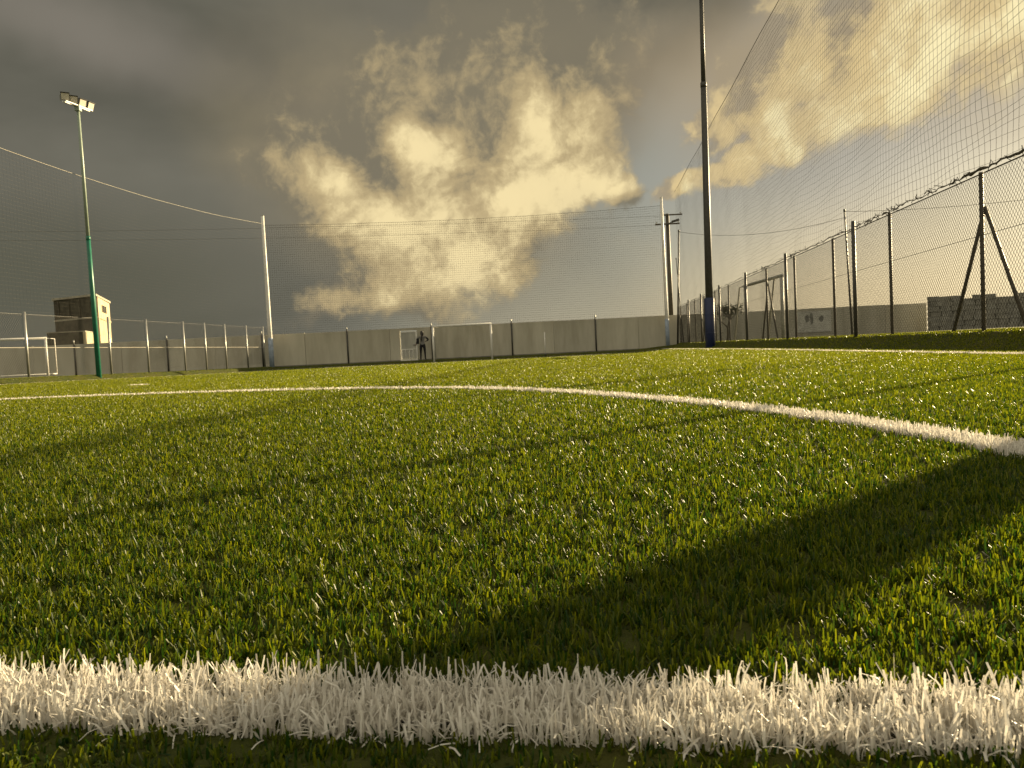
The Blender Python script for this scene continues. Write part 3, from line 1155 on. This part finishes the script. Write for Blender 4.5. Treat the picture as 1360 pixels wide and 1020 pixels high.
# crossarm turned away from the camera: its right end is the far one
arm_d = Vector((0.25, 0.968, 0)).normalized()
la, lb = p1 - arm_d * 0.64 + Vector((0, 0, 0.06)), p1 + arm_d * 0.64 + Vector((0, 0, 0.06))
for off in (-0.07, 0.07):
    q = Vector((arm_d.y, -arm_d.x, 0)) * off
    m = MB()
    m.tube([la + q, lb + q], 0.03, 6)
    m.build('crossarm', M_white_paint, fl)
for t_, yaw in ((-0.88, -150), (-0.30, -146), (0.30, -112), (0.90, -104)):
    lamp_unit(fl, p1 + arm_d * 0.66 * t_ + Vector((0, 0, 0.25)), math.radians(yaw), math.radians(-20), (0.30, 0.28, 0.18))

# tall masts with blue pads by the right touchline
def pad_mast(x, y, lean, label, H=14.6, rp=0.205):
    z0 = tz(x, y)
    o = thing('padded_floodlight', (x, y, z0), label, 'floodlight', 'tall dark masts with blue pads beside the right touchline')
    m = MB()
    top = Vector((x + lean, y, H))
    p0 = Vector((x, y, z0 - 0.1))
    m.tube([p0.lerp(top, k) for k in (0, .4, .745)], [rp * 0.8, rp * 0.68, rp * 0.575], 16)
    m.build('lower_mast', M_darksteel, o, True)
    m = MB()
    m.tube([p0.lerp(top, k) for k in (.745, .9, 1.0)], [rp * 0.47, rp * 0.415, rp * 0.39], 16)
    m.build('upper_mast', M_darksteel, o, True)
    m = MB()
    m.tube([p0.lerp(top, k) for k in (.738, .752)], [rp * 0.62, rp * 0.61], 16)
    m.build('collar', M_darksteel, o, True)
    m = MB()
    q0, q1 = p0.lerp(top, 0.004), p0.lerp(top, 2.17 / H)
    m.tube([q0, q0.lerp(q1, 0.01), q0.lerp(q1, 0.99), q1], [rp - 0.03, rp, rp, rp - 0.03], 18)
    pad = m.build('pad', M_blue, o, True)
    for kk in (0.3, 0.66):
        m = MB()
        c = q0.lerp(q1, kk)
        m.tube([c, c + Vector((0, 0, 0.035))], rp + 0.004, 18)
        m.build('strap', M_blue, pad, True)
    for zz in (0.0, 0.5):
        m = MB()
        m.tube([top + Vector((-1.0, 0.3, zz)), top + Vector((1.0, -0.3, zz))], 0.035, 6)
        m.build('crossarm', M_darksteel, o)
    for k in (-0.85, -0.3, 0.3, 0.85):
        lamp_unit(o, top + Vector((k, -0.3 * k, 0.3)), math.radians(60), math.radians(-25), (0.42, 0.36, 0.2))
    m = MB()
    m.box(top + Vector((-0.16, -0.16, -0.12)), (0.16, 0.14, 0.2))
    m.build('junction_box', M_lamp, o)
    return o


bx = at(943.5, 458, 31.0)
pad_mast(bx.x, 31.0, at(931.5, 2, 31.0).x - bx.x, 'tall dark mast with a blue padded foot near the right fence')
pad_mast(5.68, 5.26, 0.0, 'tall dark mast with a blue padded foot outside the right frame edge', 14.6, 0.125)


# ------------------------------------------------------------------ goals
def goal(name, label, p0, p1, H, depth_dir, depth, mat, r=0.055, group=None, stays=True, backbar=True, top=0.45):
    """two uprights, crossbar, rear stays and ground frame"""
    c = (Vector(p0) + Vector(p1)) / 2
    o = thing(name, c, label, 'football goal', group)
    tops = []
    for p in (p0, p1):
        p = Vector(p)
        m = MB()
        m.tube([p + Vector((0, 0, -0.05)), p + Vector((0, 0, H))], r, 10)
        m.build('post', mat, o, True)
        tops.append(p + Vector((0, 0, H)))
    d = (tops[1] - tops[0]).normalized()
    m = MB()
    m.tube([tops[0] - d * r, tops[1] + d * r], r * 0.98, 10)
    m.build('crossbar', mat, o, True)
    dd = Vector(depth_dir).normalized() * depth
    if stays:
        for t_, p in zip(tops, (Vector(p0), Vector(p1))):
            m = MB()
            m.tube([t_, t_ + dd * top + Vector((0, 0, -0.02)), p + dd + Vector((0, 0, 0.03))], r * 0.5, 6)
            m.build('rear_stay', mat, o, True)
            m = MB()
            m.tube([p + Vector((0, 0, 0.03)), p + dd + Vector((0, 0, 0.03))], r * 0.5, 6)
            m.build('ground_bar', mat, o, True)
    if backbar:
        m = MB()
        m.tube([Vector(p0) + dd + Vector((0, 0, 0.03)), Vector(p1) + dd + Vector((0, 0, 0.03))], r * 0.5, 6)
        m.build('back_bar', mat, o, True)
    return o


ga, gb = at(576.5, 474, 44.7), at(653.5, 471, 44.7)
goal('football_goal', 'white goal frame standing against the far concrete wall beside the person', (ga.x, 44.7, tz(ga.x, 44.7)), (gb.x, 44.7, tz(gb.x, 44.7)), 2.16, (0, 1, 0), 1.1, M_white_paint, 0.062)
# goal on the neighbouring ground at the left
ha = at(62.5, 480, 38.0)
hb = ha + Vector((-5.0, -1.4, 0))
goal('football_goal', 'white goal behind the left fence cut by the frame edge', (ha.x, 38.0, 0.2), (hb.x, hb.y, 0.2), at(62.5, 449, 38).z - 0.2, (0, 1.0, 0), 0.75, M_white_paint, 0.06, top=1.0)
hc = at(73, 449, 38.5)
# goal behind the right fence
ia, ib = at(1040.5, 450, 25.2), at(992, 452, 29.2)
goal('football_goal', 'worn goal frame parked behind the right hand chain link fence', (ia.x, 25.2, 0.2), (ib.x, 29.2, 0.2), at(1040.5, 366, 25.2).z - 0.2, (-0.1, 1.0, 0), 1.2, M_goal_grey, 0.06)

# marker post by the far wall
mp_ = at(724.5, 468, 45.0)
mk = thing('marker_post', (mp_.x, 45.2, tz(mp_.x, 45.2)), 'short thin pale stake standing in front of the wall', 'stake')
m = MB()
m.tube([(mp_.x, 45.2, tz(mp_.x, 45.2) - 0.05), (mp_.x, 45.2, at(724.5, 441, 45.2).z)], 0.032, 8)
m.build('stake', M_white_paint, mk, True)
m = MB()
m.tube([(mp_.x, 45.2, tz(mp_.x, 45.2) - 0.02), (mp_.x, 45.2, tz(mp_.x, 45.2) + 0.10)], 0.055, 8)
m.build('socket', M_darksteel, mk, True)

# ------------------------------------------------------------------ utility pole, masts and wires behind the wall
ub, ut = at(893, 455, 58.0), at(886, 284, 58.0)
up_ = thing('utility_pole', (ub.x, 58.0, 0.2), 'wooden utility pole with crossarms behind the white corner pole', 'utility pole')
m = MB()
q0, q1 = Vector((ub.x, 58, 0.1)), Vector((ut.x, 58, ut.z))
m.tube([q0, q0.lerp(q1, .5), q1], [0.19, 0.17, 0.14], 10)
m.build('shaft', M_rust, up_, True)
for py, l0, l1 in ((286, -0.45, 1.1), (298, -1.0, 0.9)):
    c = at(886.5, py, 58)
    m = MB()
    m.box((c.x + (l0 + l1) / 2, 57.8, c.z), (l1 - l0, 0.1, 0.1))
    arm = m.build('crossarm', M_rust, up_)
    for xx in (l0 + 0.1, l1 - 0.1):
        m = MB()
        m.tube([(c.x + xx, 57.8, c.z + 0.05), (c.x + xx, 57.8, c.z + 0.22)], [0.05, 0.03], 6)
        m.build('insulator', M_goal_grey, arm)
c = at(893, 295, 58)
m = MB()
m.tube([(c.x - 0.6, 57.7, c.z - 0.25), (c.x - 0.1, 57.5, c.z - 0.05)], 0.04, 6)
m.box((c.x + 0.1, 57.4, c.z), (0.55, 0.25, 0.16), Matrix.Rotation(-0.25, 3, 'Y'))
m.build('street_lamp', M_lamp, up_)


def wire(label, a, b, sag, r, group=None):
    m = MB()
    a, b = Vector(a), Vector(b)
    m.tube([a.lerp(b, u) - Vector((0, 0, sag * 4 * u * (1 - u))) for u in np.linspace(0, 1, 28)], r, 4)
    o = m.build('overhead_wire', M_net)
    return tag(o, label, 'wire', group)


ua, ub2 = at(882, 287, 57.8), at(880, 299, 57.8)
wire('upper overhead wire running from the utility pole far to the left', ua, at(-260, 309, 60), 0.35, 0.009)
wire('lower overhead wire running from the utility pole far to the left', ub2, at(-260, 318, 61), 0.5, 0.009)

def slim_mast(px_b, py_b, px_t, py_t, D, label, r, mat):
    b, t_ = at(px_b, py_b, D), at(px_t, py_t, D)
    o = thing('slim_mast', (b.x, D, 0.2), label, 'mast')
    m = MB()
    p0, p1 = Vector((b.x, D, 0.1)), Vector((t_.x, D, t_.z))
    m.tube([p0, p0.lerp(p1, .5), p1], [r, r * .85, r * .6], 8)
    m.build('shaft', mat, o, True)
    m = MB()
    m.tube([p1, p1 + Vector((0, 0, 0.12))], r * 0.9, 6)
    m.build('cap', mat, o, True)
    return p1


ma = slim_mast(900, 455, 901.5, 308, 46.0, 'thin dark mast upright at the far end of the right fence', 0.065, M_darksteel)
mb_ = slim_mast(908, 455, 898, 345, 45.9, 'thin leaning stick crossing the mast at the end of the right fence', 0.035, M_darksteel)
mc = slim_mast(1132, 440, 1121.5, 281, 38.0, 'thin tilted mast standing alone behind the right fence', 0.055, M_darksteel)
wire('slack wire strung between the two thin masts behind the fence', ma, mc + Vector((0, 0, -0.3)), 0.5, 0.012)
wire('slack wire running from the tilted mast out past the right frame edge', mc, mc + Vector((16, -8, 0.4)), 0.6, 0.012)

# ------------------------------------------------------------------ small bare tree
tb = at(966, 452, 40.0)
tree = thing('small_tree', (tb.x, 40.0, 0.2), 'small sparse tree behind the fence next to the blue pad', 'tree')
m = MB()
tips = []


def grow(p, d, L, r, depth):
    q = p + d * L
    mid = p.lerp(q, 0.5) + Vector((rr.uniform(-.03, .03), rr.uniform(-.03, .03), 0)) * L
    m.tube([p, mid, q], [r, r * 0.85, r * 0.7], 6 if depth < 2 else 4, cap=False)
    if depth >= 3:
        tips.append(q)
    if depth == 4:
        return
    for k in range(3 if depth < 3 else 4):
        nd = (d + Vector((rr.uniform(-1.1, 1.1), rr.uniform(-1.1, 1.1), rr.uniform(-.1, .6)))).normalized()
        grow(q, nd, L * rr.uniform(.58, .8), r * 0.6, depth + 1)


grow(Vector((tb.x, 40.0, 0.15)), Vector((0.05, 0, 1)), 0.82, 0.065, 0)
m.build('trunk', M_bark, tree)
m = MB()
for q in tips:
    for k in range(11):
        c = q + Vector((rr.gauss(0, .17), rr.gauss(0, .17), rr.gauss(0, .14)))
        R = Matrix.Rotation(rr.uniform(0, 6.3), 3, 'Z') @ Matrix.Rotation(rr.uniform(0, 3), 3, 'X')
        l = rr.uniform(.035, .065)
        m.add([c + R @ Vector(v_) for v_ in ((-l, 0, 0), (0, -l * .5, .01), (l, 0, 0), (0, l * .5, .01))], [(0, 1, 2, 3)])
o = m.build('crown', M_leaf, tree)

# ------------------------------------------------------------------ building beyond the left fence
BD = 100.0
c0 = at(70.5, 395, BD + 4)
c1 = at(127, 393, BD)
c2 = at(144.5, 396, BD + 12)
topz = c1.z
bld = thing('block_building', (c1.x, BD, 0.2), 'flat roofed masonry tower block with a sunlit side behind the left wall', 'building')
m = MB()
poly = [Vector((c0.x, c0.y, 0)), Vector((c1.x, c1.y, 0)), Vector((c2.x, c2.y, 0)), Vector((c0.x + (c2.x - c1.x), c0.y + 12, 0))]


def prism(poly, z0, z1, grow_=0.0):
    c = sum(poly, Vector()) / len(poly)
    pp = [p + (p - c).normalized() * grow_ for p in poly]
    mm = MB()
    n = len(pp)
    mm.add([(p.x, p.y, z0) for p in pp] + [(p.x, p.y, z1) for p in pp], [tuple(reversed(range(n))), tuple(range(n, 2 * n))] + [(k, (k + 1) % n, n + (k + 1) % n, n + k) for k in range(n)])
    return mm


z_slab = at(110, 422, BD).z


def wall_quad(name, a, b, z0, z1, mat, th=0.25):
    mm = MB()
    d = (b - a).normalized()
    nrm = Vector((d.y, -d.x, 0))
    mm.add([(a.x, a.y, z0), (b.x, b.y, z0), (b.x, b.y, z1), (a.x, a.y, z1)] + [((a - nrm * th).x, (a - nrm * th).y, z0), ((b - nrm * th).x, (b - nrm * th).y, z0), ((b - nrm * th).x, (b - nrm * th).y, z1), ((a - nrm * th).x, (a - nrm * th).y, z1)],
           [(0, 1, 2, 3), (7, 6, 5, 4), (0, 4, 5, 1), (3, 2, 6, 7), (0, 3, 7, 4), (1, 5, 6, 2)])
    return mm.build(name, mat, bld)


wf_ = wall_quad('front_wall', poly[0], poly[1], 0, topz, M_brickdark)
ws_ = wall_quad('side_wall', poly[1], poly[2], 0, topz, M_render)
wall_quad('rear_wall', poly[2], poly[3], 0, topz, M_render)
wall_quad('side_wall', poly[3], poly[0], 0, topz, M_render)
prism(poly, topz, topz + 0.28, 0.25).build('roof', M_slab, bld)
# projecting floor band on both visible walls
for a, b, mat in ((poly[0], poly[1], M_slab), (poly[1], poly[2], M_render)):
    d = (b - a).normalized()
    nrm = Vector((d.y, -d.x, 0))
    mm = MB()
    mm.box((a + b) / 2 + nrm * 0.03 + Vector((0, 0, z_slab)), ((b - a).length, 0.16, 0.22), Matrix.Rotation(math.atan2(d.y, d.x), 3, 'Z'))
    mm.build('floor_band', mat, bld)
d12 = (poly[2] - poly[1]).normalized()
n12 = Vector((d12.y, -d12.x, 0))
wc = poly[1] + (poly[2] - poly[1]) * 0.52 + Vector((0, 0, at(133, 411, BD + 6).z))
Rz = Matrix.Rotation(math.atan2(d12.y, d12.x), 3, 'Z')
mm = MB()
mm.box(wc + n12 * 0.02, (3.6, 0.10, 0.95), Rz)
win = mm.build('window', M_dark, bld)
for k in (-1.84, 0.0, 1.84):
    mm = MB()
    mm.box(wc + n12 * 0.06 + d12 * k, (0.12, 0.12, 1.05), Rz)
    mm.build('window_frame', M_slab, win)
# shallow blind bays on the dark wall
d01 = (poly[1] - poly[0]).normalized()
n01 = Vector((d01.y, -d01.x, 0))
R01 = Matrix.Rotation(math.atan2(d01.y, d01.x), 3, 'Z')
L01 = (poly[1] - poly[0]).length
for k in range(4):
    mm = MB()
    mm.box(poly[0] + d01 * (L01 * (k + 0.5) / 4) + n01 * 0.05 + Vector((0, 0, (z_slab + topz) / 2)), (0.18, 0.14, topz - z_slab - 0.3), R01)
    mm.build('pilaster', M_brickdark, bld)
# low annex
an0, an1, an2 = at(62.5, 445, BD - 8), at(113, 441, BD - 8), at(124, 441, BD - 4)
za = at(100, 441, BD - 8).z
apoly = [Vector((an0.x, an0.y, 0)), Vector((an1.x, an1.y, 0)), Vector((an2.x, an2.y, 0)), Vector((an0.x + 2, an0.y + 5.5, 0))]
ax = thing('annex', (an1.x, an1.y, 0.2), 'low shed with one sunlit end wall in front of the masonry block', 'shed')
def quad_on(name, a, b, z0, z1, mat, root):
    o = wall_quad(name, a, b, z0, z1, mat)
    o.parent = root
    o.matrix_parent_inverse = root.matrix_basis.inverted()
    return o
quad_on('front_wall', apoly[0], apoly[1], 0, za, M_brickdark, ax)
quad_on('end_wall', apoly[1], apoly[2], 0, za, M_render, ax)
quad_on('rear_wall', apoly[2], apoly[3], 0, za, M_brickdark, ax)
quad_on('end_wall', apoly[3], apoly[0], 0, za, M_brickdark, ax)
o = prism(apoly, za, za + 0.12, 0.1).build('roof', M_slab, ax)

# ------------------------------------------------------------------ the person by the gate
def person():
    D = 45.55
    b = at(562, 474, D)
    z0 = tz(b.x, D)
    root = thing('person', (b.x, D, z0), 'person seen from behind in a grey top and dark trousers beside the gate', 'person')
    J = {  # name: (x, y, z, radius)  x to the viewer's right, y away
        'pelvis': (0, 0, .95, .145), 'waist': (0, 0, 1.10, .135), 'chest': (0, -.01, 1.30, .165), 'upper': (0, 0, 1.43, .12), 'neck': (0, 0, 1.51, .058),
        'head0': (0, -.015, 1.60, .085), 'head1': (0, -.01, 1.68, .098), 'head2': (0, .0, 1.755, .07),
        'sl': (-.19, 0, 1.43, .075), 'el': (-.33, -.04, 1.19, .052), 'hl': (-.40, -.20, 1.00, .036), 'hl2': (-.43, -.27, .97, .03),
        'sr': (.19, 0, 1.43, .075), 'er': (.38, -.05, 1.25, .052), 'hr': (.20, -.20, 1.16, .036), 'hr2': (.14, -.23, 1.17, .03),
        'tl': (-.10, 0, .90, .105), 'kl': (-.13, -.01, .50, .068), 'al': (-.14, .02, .09, .045), 'fl': (-.16, -.13, .045, .04),
        'tr': (.10, 0, .90, .105), 'kr': (.13, -.01, .50, .068), 'ar': (.14, .02, .09, .045), 'fr': (.16, -.13, .045, .04)}
    E = [('pelvis', 'waist'), ('waist', 'chest'), ('chest', 'upper'), ('upper', 'neck'), ('neck', 'head0'), ('head0', 'head1'), ('head1', 'head2'), ('upper', 'sl'), ('sl', 'el'), ('el', 'hl'), ('hl', 'hl2'),
         ('upper', 'sr'), ('sr', 'er'), ('er', 'hr'), ('hr', 'hr2'), ('pelvis', 'tl'), ('tl', 'kl'), ('kl', 'al'), ('al', 'fl'), ('pelvis', 'tr'), ('tr', 'kr'), ('kr', 'ar'), ('ar', 'fr')]
    names = list(J)
    me = bpy.data.meshes.new('body_skeleton')
    me.from_pydata([J[n][:3] for n in names], [(names.index(a), names.index(c)) for a, c in E], [])
    tmp = bpy.data.objects.new('body_skeleton', me)
    COL.objects.link(tmp)
    sk = tmp.modifiers.new('skin', 'SKIN')
    sk.use_smooth_shade = True
    for i, n in enumerate(names):
        r = J[n][3]
        me.skin_vertices[0].data[i].radius = (r, r * (0.72 if n in ('pelvis', 'waist', 'chest', 'upper') else 1.0))
        me.skin_vertices[0].data[i].use_root = (n == 'pelvis')
    sub = tmp.modifiers.new('sub', 'SUBSURF')
    sub.levels = sub.render_levels = 2
    dg = bpy.context.evaluated_depsgraph_get()
    body = bpy.data.meshes.new_from_object(tmp.evaluated_get(dg))
    bpy.data.objects.remove(tmp)
    body.name = 'body'
    # fingers, nose and ears joined to the same surface
    import bmesh
    bm = bmesh.new()
    bm.from_mesh(body)
    add = MB()
    for hand, pre, sd in ((Vector(J['hl2'][:3]), Vector(J['hl'][:3]), -1), (Vector(J['hr2'][:3]), Vector(J['hr'][:3]), 1)):
        d = (hand - pre).normalized()
        side = d.cross(Vector((0, 0, 1))).normalized()
        for k in range(4):
            a = hand + side * (k - 1.5) * 0.018
            L = (0.07, 0.08, 0.076, 0.06)[k]
            add.tube([a - d * 0.02, a + d * L * .5 + Vector((0, 0, -.006)), a + d * L + Vector((0, 0, -.03))], [.010, .009, .007], 6)
        a = hand - d * 0.02 + side * 0.03 * sd
        add.tube([a, a + d * .03 + side * .02 * sd, a + d * .055 + side * .022 * sd], [.011, .010, .008], 6)
    add.tube([(0, -.105, 1.70), (0, -.125, 1.665), (0, -.10, 1.655)], [.010, .016, .012], 6)
    for sx in (-1, 1):
        add.tube([(sx * .093, 0, 1.70), (sx * .106, .01, 1.675), (sx * .093, 0, 1.645)], [.012, .018, .010], 6)
    vs = [bm.verts.new(v_) for v_ in add.v]
    for f_ in add.f:
        bm.faces.new([vs[i] for i in f_])
    bm.to_mesh(body)
    bm.free()
    body.materials.clear()
    for mt in (M_skin, M_top, M_trouser, M_hair):
        body.materials.append(mt)
    for p in body.polygons:
        c = p.center
        arm = abs(c.x) > 0.23 and c.z > 0.9
        if arm:
            hand_l = c.x < 0 and c.z < 1.045
            mi = 0 if hand_l else (2 if abs(c.x) > 0.26 else 1)
        elif c.z > 1.49:
            mi = 0
        elif c.x > 0.05 and c.y < -0.19 and 1.1 < c.z < 1.22:
            mi = 0
        elif c.z > 0.97:
            mi = 1
        elif c.z > 0.085:
            mi = 2
        else:
            mi = 3
        p.material_index = mi
        p.use_smooth = True
    o = bpy.data.objects.new('body', body)
    COL.objects.link(o)
    o.parent = root

    def part(mb, nm, mat, sm=True):
        oo = mb.build(nm, mat, None, sm)
        oo.parent = root
        return oo
    mb = MB()     # hair falling behind the neck
    mb.tube([(0, .02, 1.50), (0, .035, 1.60), (0, .025, 1.70), (0, .015, 1.775), (0, .01, 1.80)], [.07, .095, .108, .085, .03], 12)
    part(mb, 'hair', M_hair)
    for sx in (-1, 1):
        mb = MB()
        mb.tube([(sx * .036, -.095, 1.69), (sx * .036, -.108, 1.69)], [.012, .008], 6)
        part(mb, 'eye', M_hair)
    mb = MB()     # long tail of hair down the back
    mb.tube([(0, .10, 1.70), (-.01, .135, 1.56), (-.02, .150, 1.40), (-.025, .135, 1.25), (-.03, .125, 1.16)], [.04, .05, .045, .035, .015], 8)
    part(mb, 'ponytail', M_hair)
    mb = MB()
    mb.box((-.27, .10, 1.18), (.16, .12, .34))
    part(mb, 'shoulder_bag', M_trouser, False)
    for ch in root.children:          # turn the figure's back to the pitch
        for v_ in ch.data.vertices:
            v_.co.y = -v_.co.y
        ch.data.flip_normals()
    return root


person()
